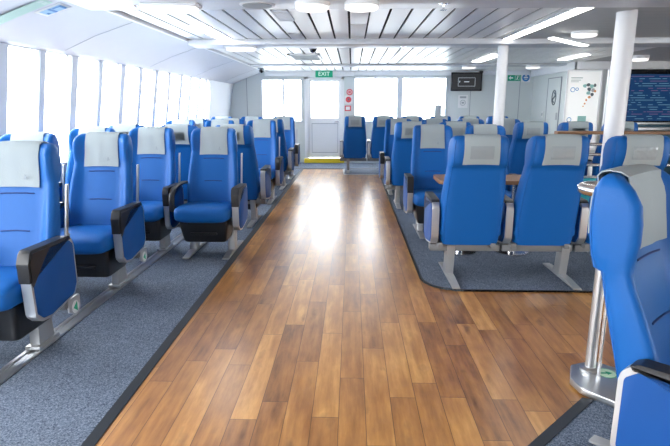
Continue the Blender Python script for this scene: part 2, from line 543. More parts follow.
def me_arrow_sign(x):
    bm = bmesh.new()
    bm_prism(bm, [(x, y, z) for y, z in fillet([(-.01, .285), (.115, .285), (.115, .205), (.07, .165), (-.01, .205)], .015, 3)], (.012, 0, 0), mi=0)
    n = 20
    bm_prism(bm, [(x+.0125, .055+.038*math.cos(2*PI*k/n), .222+.038*math.sin(2*PI*k/n)) for k in range(n)], (.002, 0, 0), mi=1)
    bm_prism(bm, [(x+.0148, .028, .222), (x+.0148, .072, .252), (x+.0148, .072, .192)], (.001, 0, 0), mi=2)
    return finish(bm, 'arrow_sign', False)

def cached(key, fn):
    key = (CUR, key)
    if key not in MESH: MESH[key] = fn()
    return MESH[key]

def seat(label, loc, rz=0., group=None, arms=(), legs=(), hinge=None, bracket=(), pocket=True, logo=False, sign=None, beam=None, rail=False, slim=None, box=True):
    if beam is None:
        a = [ax for ax, _ in arms]
        beam = (-.31 if min(a) < 0 else -.25, .31 if max(a) > 0 else .25)
    """arms: list of (x centre, thickness); legs: list of x"""
    t = thing('passenger_seat', label, 'seat', loc, rz, group)
    b = link('backrest', cached('back', me_backrest), BLUE, t)
    for z, hw in ((.885, .10), (.675, .085)):
        link('seam', cached(('seam', z), lambda: me_seam(z, hw)), SEAM, b)
    for s in (-1, 1):
        link('piping', cached(('pipe', s), lambda: me_piping(s)), BLUE, b)
    c = link('headrest_cover', cached('cover', lambda: me_cover(0)), COVER, t)
    if pocket: link('pocket', cached('pocket', me_pocket), POCKET, c)
    if logo: link('printed_mark', cached('logo', me_logo), LOGO, c)
    link('seat_cushion', cached('cush', me_cushion), BLUE, t)
    if box: link('under_seat_box', cached('box', me_box), BLACK, t)
    for ax, at in arms:
        f = link('armrest', cached(('af', ax, at), lambda: me_armframe(ax, at)), SILVER, t)
        link('side_panel', cached(('ap', ax, at), lambda: me_armpanel(ax, at)), BLUEP, f)
        link('arm_pad', cached(('pad', ax, at), lambda: me_armpad(ax, at)), BLACK, f)
        if hinge == ax:
            link('table_hinge', cached(('hg', ax, at), lambda: me_hinge(ax, at, 1 if ax > 0 else -1)), BLACK, f)
    if slim is not None: link('slim_armrest', cached(('slim', slim), lambda: me_slimarm(slim)), BLACK, t)
    for s in bracket:
        link('recline_bracket', cached(('br', s), lambda: me_bracket(s)), SILVER, t)
    link('seat_beam', cached(('beam', beam), lambda: me_beam(*beam)), BEAM_SHADE, t)
    for lx in legs:
        l = link('leg', cached(('leg', lx, rail), lambda: me_leg(lx, rail)), LEGM, t)
        if not rail: link('foot', cached(('foot', lx), lambda: me_foot(lx)), LEGM, l)
    if sign is not None:
        link('arrow_sign', cached(('sign', sign), lambda: me_arrow_sign(sign)), [SILVER, PAPER, GREEN], t)
    return t

CZ = .012   # carpet top
# ---- left block: facing the camera rows A, B, C, then alternating pairs
ARM_R, ARM_L, TH = .295, -.295, .055
XA, XB, XC = -1.335, -1.955, -2.545
# nearest two rows stand on the floor rail
for rn, y in (('nearest', 2.86), ('second', 3.93)):
    seat('blue seat with grey headrest cloth and side-panel armrest, aisle end of the %s left row' % rn, (XB+.005, y, CZ), 0, 'seats of the left block',
         arms=[(ARM_R, TH)], legs=(.125,), hinge=ARM_R, bracket=(1,), logo=True, sign=.305, rail=True)
    seat('blue seat by the left windows, inside the %s left row' % rn, (XC, y, CZ), 0, 'seats of the left block',
         arms=[(ARM_R, TH), (ARM_L, TH)], legs=(.1,), bracket=(1,), logo=True)
# third row: a lone seat added on the aisle beside two rail seats
seat('blue seat standing out on the aisle with black box under it, third left row', (XA, 4.97, CZ), 0, 'seats of the left block',
     arms=[(ARM_R, TH)], slim=-.275, legs=(.19, -.18), hinge=ARM_R, bracket=(1,), logo=True, beam=(-.25, .27))
seat('blue seat on the floor rail next to the aisle seat, third left row', (XB, 4.99, CZ), 0, 'seats of the left block',
     arms=[(.285, .045)], legs=(.125,), bracket=(1,), logo=True, sign=None, rail=True)
seat('blue seat by the left windows, inner end of the third left row', (XC, 4.99, CZ), 0, 'seats of the left block',
     arms=[(ARM_R, TH), (ARM_L, TH)], legs=(.1,), bracket=(1,), logo=True)
for rn, y, face in (('fourth', 6.24, 'away'), ('fifth', 7.74, 'us'), ('sixth', 9.0, 'away'), ('seventh', 10.3, 'us')):
    for n, x in ((1, XA), (2, XB), (3, XC)):
        s = 1 if face == 'us' else -1
        where = {1: 'aisle end', 2: 'middle', 3: 'window end'}[n]
        seat('blue seat %s, %s of the %s left row' % ('facing the camera' if s > 0 else 'with its back to the camera', where, rn), (x, y, CZ),
             0 if s > 0 else PI, 'seats of the left block', arms=[(ARM_R*s, TH)]+([(ARM_L*s, TH)] if n == 3 else []),
             legs=(.16*s,), hinge=ARM_R*s if n == 1 and s > 0 else None, bracket=(1,) if s > 0 else (), logo=(s > 0))
# ---- right block
def rrow(rn, y, face, cols, extra_legs=None):
    s = 1 if face == 'us' else -1
    names = ['aisle end', 'second from the aisle', 'third from the aisle', 'fourth from the aisle', 'fifth from the aisle', 'sixth from the aisle']
    for i, x in enumerate(cols):
        last = i == len(cols)-1
        # aisle is at smaller X
        arms = [(-.283*s, TH)] + ([(.283*s, TH)] if last else [])
        legs = (-.14*s,) if i == 0 else (.2*s,) if i in (1, len(cols)-1) else (-.1*s,)
        seat('blue seat %s, %s in the %s right row' % ('facing the camera' if s > 0 else 'seen from behind', names[i], rn), (x, y, CZ), 0 if s > 0 else PI,
             'seats of the right block', arms=arms, legs=legs, logo=(s > 0), box=(s > 0))
rrow('nearest', 4.22, 'away', [.95, 1.53, 2.11])
rrow('second', 5.80, 'us', [.895, 1.475])
rrow('third', 7.42, 'away', [.79, 1.37])
for i in range(3):
    seat('blue seat seen from behind, %s beyond the wooden handrail' % ('leftmost', 'middle one', 'rightmost')[i] , (2.375+.58*i, 7.42, CZ), PI, 'seats beyond the handrail',
         arms=[(.283, TH)]+([(-.283, TH)] if i == 2 else []), legs=(.1,))
rrow('fourth', 8.6, 'us', [.76, 1.34, 1.92, 2.50])
rrow('last', 11.3, 'away', [.065, .645, 1.225, 1.805, 2.385, 2.965])
# ---- near seat turned forty five degrees
CUR = 'big'
ARMZ = -.03
for lst in (ARM,): lst[:] = [(y, z+ARMZ) for y, z in lst]
seat('large blue seat cut by the right edge, turned sideways beside the steel post', (1.135, 1.675, CZ), math.radians(43), None,
     arms=[(-.295, TH), (.295, TH)], legs=(-.15, .15), logo=False)
CUR = 'std'; ARMZ = 0.

# ------------------------------------------------------------------ floor
bm = bmesh.new(); bm_box(bm, (-3.6, -4.0, -.06), (8.0, 13.4, 0)); struct('floor', bm, WOODF)
def carpet(name, label, pts, edges, edge_w=.055, h=CZ):
    bm = bmesh.new(); bm_prism(bm, [(x, y, .0005) for x, y in pts], (0, 0, h-.0005))
    o = struct(name, bm, CARPET, label)
    for path, m, w in edges:
        # strip on the outside of the path (right-hand side of travel)
        bm = bmesh.new(); L = []; R = []
        for i, p in enumerate(path):
            a = Vector(path[max(i-1, 0)]); b = Vector(path[min(i+1, len(path)-1)])
            t = (b-a).normalized(); nrm = Vector((t.y, -t.x))
            L.append(Vector(p)); R.append(Vector(p)+nrm*w)
        rings = [[(l.x, l.y, .0004), (l.x, l.y, h+.004), (r.x, r.y, .005), (r.x, r.y, .0004)] for l, r in zip(L, R)]
        bm_loft(bm, rings)
        e = obj('carpet_edging', bm, m, o, smooth=True, angle=30)
    return o
carpet('trim_1', 'left blue grey carpet strip', [(-3.3, -4), (-1.12, -4), (-1.12, 11.85), (-3.3, 11.85)],
       [([(-1.12, 11.85), (-1.12, -4)][::-1], RUBBER, .048)])
arc = [(.57+.30-.30*math.cos(a), 3.90+.30-.30*math.sin(a)) for a in [PI/2*k/8 for k in range(9)]]
edge = [(.57, 10.9)]+arc+[(4.6, 3.90)]
carpet('trim_2', 'right blue grey carpet', edge[::1]+[(4.6, 9.2), (4.6, 10.9)], [(edge[::-1], RUBBER, .055)])
carpet('trim_3', 'carpet under the last right row', [(-.15, 10.93), (5.2, 10.93), (5.2, 11.84), (-.15, 11.84)], [([(5.2, 10.93), (-.15, 10.93), (-.15, 11.84)][::-1], EDGEM, .05)])
carpet('trim_4', 'grey carpet strip along the back wall', [(-2.9, 11.9), (4.2, 11.9), (4.2, 13.15), (-2.9, 13.15)], [([(-2.9, 11.9), (4.2, 11.9)], RUBBER, .04)])
d = .707
def on45(l, w): return (l*d - 0, l*d)
carpet('trim_5', 'carpet corner under the sideways seat', [(.375, 1.545), (1.175, 2.345), (1.32, 2.36), (2.4, 1.3), (2.4, -1.2), (.33, -1.2)],
       [([(1.175, 2.345), (.375, 1.545)][::-1][::-1][::-1], RUBBER, -.055)])

# floor rail of the nearest rows
bm = bmesh.new()
bm_box(bm, (-1.875, .2, .0125), (-1.845, 5.75, .022), .003); bm_box(bm, (-1.805, .2, .0125), (-1.775, 5.75, .022), .003)
bm_box(bm, (-1.845, .2, .0125), (-1.805, 5.75, .016), 0)
tag(obj('seat_rail', bm, SILVER), 'long aluminium floor rail under the nearest left seats', 'rail')

# ------------------------------------------------------------------ left wall, windows, cove
def wx(z): return -3.165+.155*z
ZT, ZS = 1.93, .78
YB = 13.15
def wallquad(bm, y0, y1, z0, z1, t=.05, mi=0):
    bm_prism(bm, [(wx(z0), y0, z0), (wx(z0), y1, z0), (wx(z1), y1, z1), (wx(z1), y0, z1)], (-t, 0, 0), mi=mi)
bm = bmesh.new()
wallquad(bm, -4, YB, 0, ZS); wallquad(bm, 11.17, YB, ZS, ZT+.02); wallquad(bm, -4, 11.17, ZT-.03, ZT+.1)
posts = [.98, 2.15, 3.32, 4.49, 5.66, 6.855, 8.03, 9.2, 10.3]
for p in posts: wallquad(bm, p-.045, p+.045, ZS, ZT, t=.02)
# rounded end of the last window
n = 8; R = .55
cy, cz = 11.17-R*.6, ZT-.03-R
pts = [(11.18, ZT-.02)]+[(cy+R*.6*math.sin(PI/2*k/n), cz+R*math.cos(PI/2*k/n)) for k in range(n+1)]
bm_prism(bm, [(wx(z), y, z) for y, z in pts], (-.05, 0, 0))
wl = struct('wall_left', bm, FRAME)
ends = posts+[11.17]
for i in range(len(posts)):
    y0, y1 = posts[i]+.045, (posts[i+1]-.045 if i+1 < len(posts) else 11.17)
    mid = (y0+y1)/2+.0
    bm = bmesh.new()
    for a, b, t in ((y0, y0+.02, .03), (mid-.04, mid+.035, .03), (y1-.02, y1, .03)):
        wallquad(bm, a, b, ZS, ZT-.03, t)
    wallquad(bm, y0, y1, ZS, ZS+.03, .03)
    # corner webs rounding the pane corners
    for (yc, sgn) in ((y1-.10, 1),):
        pp = [(yc+sgn*.0, ZT-.03)]+[(yc-sgn*.08+sgn*.08*math.sin(a), ZT-.03-.08+.08*math.cos(a)) for a in [PI/2*k/5 for k in range(6)]]
        bm_prism(bm, [(wx(z), y, z) for y, z in pp], (-.03, 0, 0))
    w = struct('window_%d' % (i+1), bm, FRAME)
    bm = bmesh.new(); wallquad(bm, mid-.048, mid-.04, ZS+.03, ZT-.03, .02); wallquad(bm, y1-.11, y1-.10, ZS+.03, ZT-.03, .02); wallquad(bm, mid+.035, mid+.043, ZS+.03, ZT-.03, .02)
    obj('gasket', bm, GASKET, w)
    bm = bmesh.new()
    bm_prism(bm, [(wx(z)-.03, y, z) for y, z in ((y0, ZS), (y1, ZS), (y1, ZT-.03), (y0, ZT-.03))], (-.006, 0, 0))
    obj('glass_pane', bm, GLASS, w)
CEIL = 2.2
XC0 = -2.06
# sloping cove between the windows and the ceiling
bm = bmesh.new()
prof = [(wx(ZT)+.002, ZT-.03), (wx(ZT)+.05, ZT-.005), (-2.5, 2.06), (-2.12, 2.185), (XC0, CEIL-.012), (XC0, CEIL+.10), (-3.0, CEIL+.10), (-3.0, ZT-.03)]
bm_prism(bm, [(x, -4, z) for x, z in prof], (0, YB+4, 0))
cove = struct('trim_6', bm, COVEM, 'sloping white cove panel above the left windows')
bm = bmesh.new()
for y in (3.1, 5.35, 7.6, 9.85, 12.1):
    for (xa, za), (xb, zb) in ((prof[1], prof[2]), (prof[2], prof[3])):
        bm_prism(bm, [(xa, y, za+.001), (xb, y, zb+.001), (xb, y+.006, zb+.001), (xa, y+.006, za+.001)], (0.001, 0, -.003))
obj('panel_joint', bm, GASKET, cove)
bm = bmesh.new(); bm_box(bm, (XC0-.012, -4, CEIL-.03), (XC0+.02, YB, CEIL+.02), .004)
struct('trim_7', bm, WHITE, 'white strip where cove and ceiling meet')
# label strips stuck on the cove
def cove_pt(x, y):
    (xa, za), (xb, zb) = (prof[1], prof[2]) if x < prof[2][0] else (prof[2], prof[3])
    return (x, y, za+(zb-za)*(x-xa)/(xb-xa))
def cove_card(bm, x0, x1, y0, y1, off, mi=0):
    off = Vector((off*.33, 0, -off))
    bm_prism(bm, [Vector(cove_pt(x, y))+off for x, y in ((x0, y0), (x1, y0), (x1, y1), (x0, y1))], (.0005, 0, -.0015), mi=mi)

# ------------------------------------------------------------------ back wall
def rect_wall(bm, x0, x1, z0, z1, y, holes, t=.08):
    xs = sorted({x0, x1, *[h[0] for h in holes], *[h[1] for h in holes]}); zs = sorted({z0, z1, *[h[2] for h in holes], *[h[3] for h in holes]})
    for a, b in zip(xs[:-1], xs[1:]):
        for c, e in zip(zs[:-1], zs[1:]):
            mx_, mz_ = (a+b)/2, (c+e)/2
            if any(h[0] < mx_ < h[1] and h[2] < mz_ < h[3] for h in holes): continue
            bm_box(bm, (a, y, c), (b, y+t, e))
WL = (-2.2, -1.2, 1.0, 2.02); WR = (.045, 2.27, 1.0, 2.06); DR = (-1.08, -.24, .12, 2.04)
bm = bmesh.new(); rect_wall(bm, -2.99, 4.35, 0, CEIL+.1, YB, [WL, WR, DR])
struct('wall_back', bm, WALLM)
bm = bmesh.new()
for x in (2.83, 3.99, -2.55): bm_box(bm, (x-.006, YB-.004, .1), (x+.006, YB, 2.1))
struct('trim_8', bm, GASKET, 'vertical panel joints of the back wall')
bm = bmesh.new(); bm_box(bm, (-2.1, YB-.06, 2.08), (.05, YB-.001, CEIL), .004); bm_box(bm, (.05, YB-.03, 2.10), (4.2, YB-.001, CEIL), .004)
struct('trim_9', bm, WHITE, 'white header over the back door and windows')
def back_window(name, W, mull):
    x0, x1, z0, z1 = W; bm = bmesh.new()
    for a, b, c, e in ((x0, x0+.03, z0, z1), (x1-.03, x1, z0, z1), (x0, x1, z0, z0+.03), (x0, x1, z1-.03, z1)):
        bm_box(bm, (a, YB-.01, c), (b, YB+.05, e), .004)
    for xm, w in mull: bm_box(bm, (xm-w/2, YB-.005, z0+.03), (xm+w/2, YB+.05, z1-.03), .003)
    o = struct(name, bm, FRAME)
    bm = bmesh.new(); bm_box(bm, (x0, YB+.02, z0), (x1, YB+.026, z1)); obj('glass_pane', bm, GLASS, o)
back_window('window_10', WL, [(-1.66, .045)])
back_window('window_11', WR, [(.56, .025), (1.15, .13), (1.72, .025)])
# door
bm = bmesh.new()
x0, x1, z0, z1 = DR
rect_wall(bm, x0+.03, x1-.03, z0+.02, z1-.03, YB+.005, [(x0+.09, x1-.09, 1.10, 1.96)], t=.05)
for a, b, c, e in ((x0+.10, x1-.10, .26, .27), (x0+.10, x1-.10, .96, .97)): bm_box(bm, (a, YB+.001, c), (b, YB+.006, e), 0, 1)
for a, b in ((x0+.10, x0+.108), (x1-.108, x1-.10)): bm_box(bm, (a, YB+.001, .26), (b, YB+.006, .97), 0, 1)
door = struct('door_1', bm, [WHITE, GASKET])
bm = bmesh.new(); bm_box(bm, (x0+.07, YB+.025, 1.08), (x1-.07, YB+.031, 1.98)); obj('glass_pane', bm, GLASS, door)
bm = bmesh.new(); bm_cyl(bm, (x1-.095, YB+.005, 1.01), (x1-.095, YB-.03, 1.01), .022); bm_box(bm, (x1-.19, YB-.04, 1.0), (x1-.085, YB-.025, 1.022), .005); obj('door_handle', bm, CHROME, door)
bm = bmesh.new()
for a, b, c, e in ((x0-.07, x0+.03, z0, z1+.03), (x1-.03, x1+.05, z0, z1+.03), (x0-.07, x1+.05, z1-.03, z1+.04)):
    bm_box(bm, (a, YB-.025, c), (b, YB+.02, e), .005)
struct('trim_10', bm, WHITE, 'white door frame')
bm = bmesh.new(); bm_box(bm, (x0-.09, YB-.10, .012), (x1+.06, YB+.06, .12), .012); struct('trim_11', bm, YELLOW, 'yellow raised door sill')
# outside light comes from the sky only
# exit sign
ex = thing('exit_sign', 'green lit EXIT sign above the back door', 'sign', (-.67, YB-.07, 2.125))
bm = bmesh.new(); bm_box(bm, (-.205, -.03, -.075), (.205, .008, .075), .006); obj('sign_box', bm, GREENL, ex)
tm = link('lettering', text_mesh('EXIT', .135), SIGNW, ex, (0, -.032, 0)); tm.rotation_euler = (PI/2, 0, 0)
# red safety signs by the door
t = thing('safety_sign', 'small round red and white sticker, topmost beside the back door', 'sign', (-.06, YB-.002, 1.71))
def disc(bm, r, y, x=0, z=0, mi=0, n=24, dp=.003, hole=None):
    bm_cyl(bm, (x, y, z), (x, y-dp, z), r, n=n, mi=mi)
def sq(bm, x0, x1, z0, z1, y, mi=0, dp=.003): bm_box(bm, (x0, y-dp, z0), (x1, y, z1), 0, mi)
bm = bmesh.new(); disc(bm, .075, 0, mi=1); disc(bm, .048, -.003, mi=0); sq(bm, -.03, .03, -.03, .03, -.006, 1); obj('sign_face', bm, [PAPER, RED], t)
t = thing('safety_sign', 'white square sign with solid red disc beside the back door', 'sign', (-.085, YB-.002, 1.535))
bm = bmesh.new(); sq(bm, -.095, .095, -.095, .095, 0, 0); disc(bm, .07, -.003, mi=1); disc(bm, .02, -.006, mi=2); obj('sign_face', bm, [PAPER, RED, INKD], t)
t = thing('fire_alarm_point', 'white call box with red rim, lowest of the door-side signs', 'alarm', (-.10, YB-.002, 1.33))
bm = bmesh.new(); bm_box(bm, (-.075, -.05, -.065), (.075, 0, .065), .008, 1); bm_box(bm, (-.05, -.055, -.04), (.05, -.048, .04), .002, 0); obj('call_box', bm, [PAPER, RED], t)
# sheet on right window
bm = bmesh.new(); sq(bm, 2.0, 2.16, 1.15, 1.41, YB+.018); tag(obj('window_notice', bm, GREYP), 'grey sheet stuck in the lower corner of the back window', 'notice')
# television
tv = thing('wall_television', 'black wall television on a bracket at the back', 'television', (2.70, YB-.10, 1.945))
bm = bmesh.new(); bm_box(bm, (-.365, -.03, -.215), (.365, .03, .215), .012); obj('casing', bm, BLACKG, tv)
bm = bmesh.new(); sq(bm, -.335, .335, -.185, .185, -.0302, 0); sc = obj('screen', bm, BLACK, tv)
bm = bmesh.new()
for a, b, c, e in ((-.20, .20, .084, .09), (-.20, .20, -.106, -.10), (-.20, -.194, -.106, .09), (.194, .20, -.106, .09), (-.06, .06, -.012, .006), (-.17, -.155, -.02, .02)): sq(bm, a, b, c, e, -.0335, 0, .001)
obj('screen_text', bm, LITW, sc)
bm = bmesh.new(); bm_box(bm, (.30, -.02, .2), (.38, .10, .245), .006); bm_box(bm, (-.1, .03, -.1), (.1, .098, .1), .005); obj('bracket', bm, BLACK, tv)
# notice below
t = thing('paper_notice', 'white framed notice on the wall under the television', 'notice', (2.66, YB-.002, 1.49))
bm = bmesh.new(); sq(bm, -.115, .115, -.15, .15, 0); pp = obj('sheet', bm, PAPER, t)
bm = bmesh.new()
sq(bm, -.075, .075, .075, .12, -.003, 0)
for a in range(24):
    q = 2*PI*a/24; q2 = 2*PI*(a+1)/24
    bm_prism(bm, [(.055*math.cos(q), -.0032, -.03+.055*math.sin(q)), (.068*math.cos(q), -.0032, -.03+.068*math.sin(q)), (.068*math.cos(q2), -.0032, -.03+.068*math.sin(q2)), (.055*math.cos(q2), -.0032, -.03+.055*math.sin(q2))], (0, -.001, 0))
sq(bm, -.03, .03, -.05, -.01, -.003, 0)
obj('print', bm, GREYP, pp)
# green arrow sign and blue round sign
t = thing('escape_route_sign', 'green sign with white left arrow and running figure', 'sign', (3.845, YB-.002, 2.035))
bm = bmesh.new(); sq(bm, -.155, .155, -.07, .07, 0); f = obj('plate', bm, GREEN, t)
bm = bmesh.new(); bm_prism(bm, [(x, -.0035, z) for x, z in ((-.135, 0), (-.085, .048), (-.085, .016), (-.03, .016), (-.03, -.016), (-.085, -.016), (-.085, -.048))], (0, -.001, 0))
sq(bm, .015, .135, .045, .052, -.003); sq(bm, .128, .135, -.055, .05, -.003); sq(bm, .015, .022, -.055, .05, -.003); disc(bm, .014, -.003, .08, .028)
bm_prism(bm, [(x, -.0035, z) for x, z in ((.06, .012), (.09, .012), (.08, -.02), (.105, -.05), (.09, -.052), (.066, -.024), (.045, -.052), (.034, -.045), (.058, -.014))], (0, -.001, 0))
obj('pictogram', bm, PAPER, f)
t = thing('mandatory_sign', 'white square sign with blue disc and white figure on the back wall', 'sign', (4.115, YB-.002, 2.04))
bm = bmesh.new(); sq(bm, -.105, .105, -.105, .105, 0); f = obj('plate', bm, PAPER, t)
bm = bmesh.new(); disc(bm, .088, -.003); sq(bm, -.05, .05, -.012, .018, -.006, 1); sq(bm, -.03, .03, -.045, -.03, -.006, 1); sq(bm, -.022, .022, .03, .055, -.006, 1); obj('pictogram', bm, [SIGNB, PAPER], f)

# ------------------------------------------------------------------ right wall with small door, end wall with poster and board
XR = 4.3; YT = 10.55
bm = bmesh.new(); bm_box(bm, (XR, YT, 0), (XR+.06, YB+.08, CEIL+.1)); wr = struct('wall_right', bm, WALLM)
bm = bmesh.new()
rect_wall(bm, XR-.0, 8.0, 0, CEIL+.1, YT, [], t=.06)
struct('wall_end', bm, WALLM)
bm = bmesh.new(); bm_box(bm, (XR-.10, YT-.1, 2.06), (XR-.001, YB-.07, CEIL), .004); bm_box(bm, (XR-.10, YT-.12, 2.06), (8, YT-.001, CEIL), .004)
struct('trim_12', bm, WHITE, 'white soffit along the right wall')
d2 = thing('toilet_door', 'grey white door with a round dark emblem in the right wall', 'door', (XR-.0, 11.75, 0)); d2['kind'] = 'structure'; d2.name = 'door_2'
bm = bmesh.new(); bm_box(bm, (-.012, -.36, .05), (0, .36, 1.96), .004); obj('leaf', bm, WALLM, d2)
bm = bmesh.new()
for a, b, c, e in ((-.375, -.36, .05, 1.975), (.36, .375, .05, 1.975), (-.375, .375, 1.96, 1.975)): bm_box(bm, (-.016, a, c), (-.001, b, e))
obj('frame_joint', bm, GASKET, d2)
bm = bmesh.new()
path = [(-.016, -.05+.11*math.cos(a)*1.0, 1.56+.15*math.sin(a)) for a in [2*PI*k/20 for k in range(20)]]
bm_tube(bm, path, .012, 8, closed=True)
bm_tube(bm, [(-.016, -.05+.085*math.sin(u*2*PI)*.8, 1.46+.2*u) for u in [k/12 for k in range(13)]], .014, 8)
obj('emblem', bm, INKD, d2)
bm = bmesh.new(); bm_box(bm, (-.02, -.30, 1.10), (-.012, -.22, 1.25), .003); bm_cyl(bm, (-.012, .3, 1.0), (-.06, .3, 1.0), .02); obj('lock_plate', bm, GREYP, d2)
t = thing('light_switch', 'white switch plate left of the emblem door', 'switch', (XR-.001, 12.35, 1.2))
bm = bmesh.new(); bm_box(bm, (-.012, -.04, -.065), (0, .04, .065), .003); obj('plate', bm, PAPER, t)
bm = bmesh.new(); bm_box(bm, (-.018, -.018, -.03), (-.011, .018, .03), .002); obj('rocker', bm, GREYP, t)
# poster
po = thing('display_poster', 'tall framed poster with pale print on the end wall', 'poster', (4.40, YT-.003, 0))
bm = bmesh.new(); rect_wall(bm, -.33, .33, .55, 2.055, -.03, [(-.30, .30, .59, 2.025)], t=.03); obj('frame', bm, WHITE, po)
bm = bmesh.new(); sq(bm, -.30, .30, .59, 2.025, -.004, 0, .004); pr = obj('print', bm, POSTER, po)
Y0 = -.0085
PICM = [GREYP, SKYP, ORANGE, INKD, SIGNB]
def blob(cx, cz, r, mi, k=7):
    bm = bmesh.new(); y = Y0-random.random()*.001
    pts = []
    for i in range(k):
        a = 2*PI*i/k; q = r*(.6+.4*random.random()); pts.append((cx+q*math.cos(a), y, cz+q*math.sin(a)))
    bm_prism(bm, pts, (0, -.0008, 0)); obj('printed_picture', bm, PICM[mi], pr)
for x0, x1, z0, z1 in ((-.25, -.03, 1.90, 1.915), (-.25, -.06, 1.86, 1.872), (-.25, -.10, 1.83, 1.84)):
    bm = bmesh.new(); sq(bm, x0, x1, z0, z1, Y0, 0, .001); obj('printed_line', bm, GREYP, pr)
for cx, cz, r, mi in ((.02, 1.76, .05, 1), (.09, 1.78, .05, 3), (.15, 1.75, .05, 1), (.21, 1.77, .04, 3), (.11, 1.70, .05, 3), (.18, 1.68, .045, 0), (.10, 1.63, .05, 1),
                      (.17, 1.60, .04, 3), (.22, 1.66, .03, 2), (.12, 1.55, .035, 2), (.07, 1.50, .03, 2), (.05, 1.43, .022, 2), (.02, 1.38, .018, 2)): blob(cx, cz, r, mi)
for x0, x1, z0, z1, mi in ((-.06, .10, 1.06, 1.20, 1), (-.03, .05, 1.10, 1.17, 0), (.06, .18, .93, 1.05, 2), (-.20, -.08, 1.0, 1.04, 2), (.05, .20, .72, .90, 2)):
    bm = bmesh.new(); sq(bm, x0, x1, z0, z1, Y0-random.random()*.001, 0, .001); obj('printed_picture', bm, PICM[mi], pr)
for cx, cz, r in ((-.20, 1.69, .04), (-.12, 1.70, .025), (-.22, 1.13, .04)):
    bm = bmesh.new(); bm_tube(bm, [(cx+r*math.cos(a), Y0, cz+r*math.sin(a)) for a in [2*PI*k/14 for k in range(14)]], .006, 5, closed=True); obj('printed_ring', bm, SIGNB, pr)
bm = bmesh.new(); bm_cyl(bm, (4.83, YT-.06, 0.02), (4.83, YT-.06, 2.06), .045); tag(obj('steel_column', bm, BRUSH), 'slim steel column between the poster and the blue board', 'column')
# blue board
bo = thing('information_board', 'wide dark blue board with rows of pale lines on the end wall', 'board', (5.9, YT-.002, 1.56))
bm = bmesh.new(); bm_box(bm, (-1.0, -.05, -.48), (1.0, 0, .50), .004); obj('casing', bm, BLACKG, bo)
bm = bmesh.new(); bm_box(bm, (-.97, -.054, -.45), (.97, -.05, .41)); obj('screen', bm, SCREEN, bo)
bm = bmesh.new(); bm_box(bm, (-1.0, -.075, -.515), (1.0, 0, -.48), .004); obj('ledge', bm, SILVER, bo)
bm = bmesh.new(); bm_box(bm, (4.9, YT-.10, .02), (6.9, YT-.001, .93), .006, 0); bm_box(bm, (4.9, YT-.13, .93), (6.9, YT-.001, .99), .006, 1); bm_box(bm, (4.9, YT-.105, .99), (6.9, YT-.001, 1.04), .004, 0)
tag(obj('counter_cabinet', bm, [mat('dark teal laminate', (.03, .10, .15), .4), SILVER]), 'dark teal counter below the blue board', 'counter')

# ------------------------------------------------------------------ ceiling
bm = bmesh.new()
PW = .181
def plank(x0, x1, y0, y1): bm_box(bm, (x0, y0, CEIL), (x1, y1, CEIL+.01), 0, 0)
x = XC0+.03
k0 = -.033
i0 = math.ceil((XC0-k0)/PW)
xs = [k0+PW*i for i in range(i0-1, 12)]
for x in xs:
    a, b = max(x+.012, XC0), min(x+PW-.012, 1.84)
    if b-a > .02: plank(a, b, -4, 7.3)
for x in [k0+PW*i for i in range(i0-1, 25)]:
    a, b = max(x+.012, XC0), min(x+PW-.012, 4.3)
    if b-a > .02: plank(a, b, 7.3, YB)
bm_box(bm, (1.84, -4, CEIL-.012), (2.36, 7.3, CEIL+.02), 0, 2)
for j in range(64):
    y = -4+j*.18
    if y < 7.2: bm_box(bm, (2.37, y+.003, CEIL), (8, y+.177, CEIL+.02), 0, 2)
bm_box(bm, (4.3, 7.3, CEIL), (8, YT+.05, CEIL+.02), 0, 2)
bm_box(bm, (-2.2, -4, CEIL+.035), (8, YB+.1, CEIL+.09), 0, 1)
struct('ceiling', bm, [PLANK, GAP, PLANKG], smooth=False)
for i, (y0, y1, zb, x1) in enumerate(((3.82, 4.33, 2.12, 8.0), (6.83, 7.28, 2.13, 8.0), (10.9, 11.3, 2.165, 4.19))):
    bm = bmesh.new(); bm_box(bm, (XC0+.02, y0, zb), (x1, y1, CEIL-.001), .01)
    struct('trim_%d' % (13+i), bm, BEAMM, 'grey white ceiling crossbeam')
# ceiling lamps
def panel_light(label, pts, z=CEIL, drop=.012, rim=.02, m=LIGHT):
    cx = sum(p[0] for p in pts)/4; cy = sum(p[1] for p in pts)/4
    t = thing('ceiling_light', label, 'light', (cx, cy, z), 0, 'ceiling lights')
    q = [(x-cx, y-cy) for x, y in pts]
    bm = bmesh.new(); bm_prism(bm, [(x*1.03+math.copysign(.008, x), y*1.005+math.copysign(.008, y), 0) for x, y in q], (0, 0, -drop*.7)); obj('housing', bm, WHITE, t)
    bm = bmesh.new(); bm_prism(bm, [(x, y, -drop*.7) for x, y in q], (0, 0, -drop*.6)); obj('diffuser', bm, m, t)
    return t
panel_light('rectangular bright light panel near the sloping cove', [(-1.64, 5.62), (-1.49, 5.62), (-1.49, 6.84), (-1.64, 6.84)])
panel_light('rectangular bright light panel left of the rear white pillar', [(2.22, 8.93), (2.40, 8.93), (2.40, 10.3), (2.22, 10.3)])
panel_light('rectangular bright light panel farthest to the right', [(3.64, 8.97), (3.80, 8.97), (3.80, 9.93), (3.64, 9.93)])
panel_light('long bright strip light beside the plain ceiling panel', [(1.85, 4.4), (1.96, 4.4), (1.93, 6.8), (1.83, 6.8)], z=CEIL-.012, m=LIGHTR)
panel_light('slanted strip light right of the rear white pillar', [(2.17, 6.24), (2.20, 6.15), (2.90, 6.93), (2.87, 7.04)], z=2.131, m=LIGHTR)
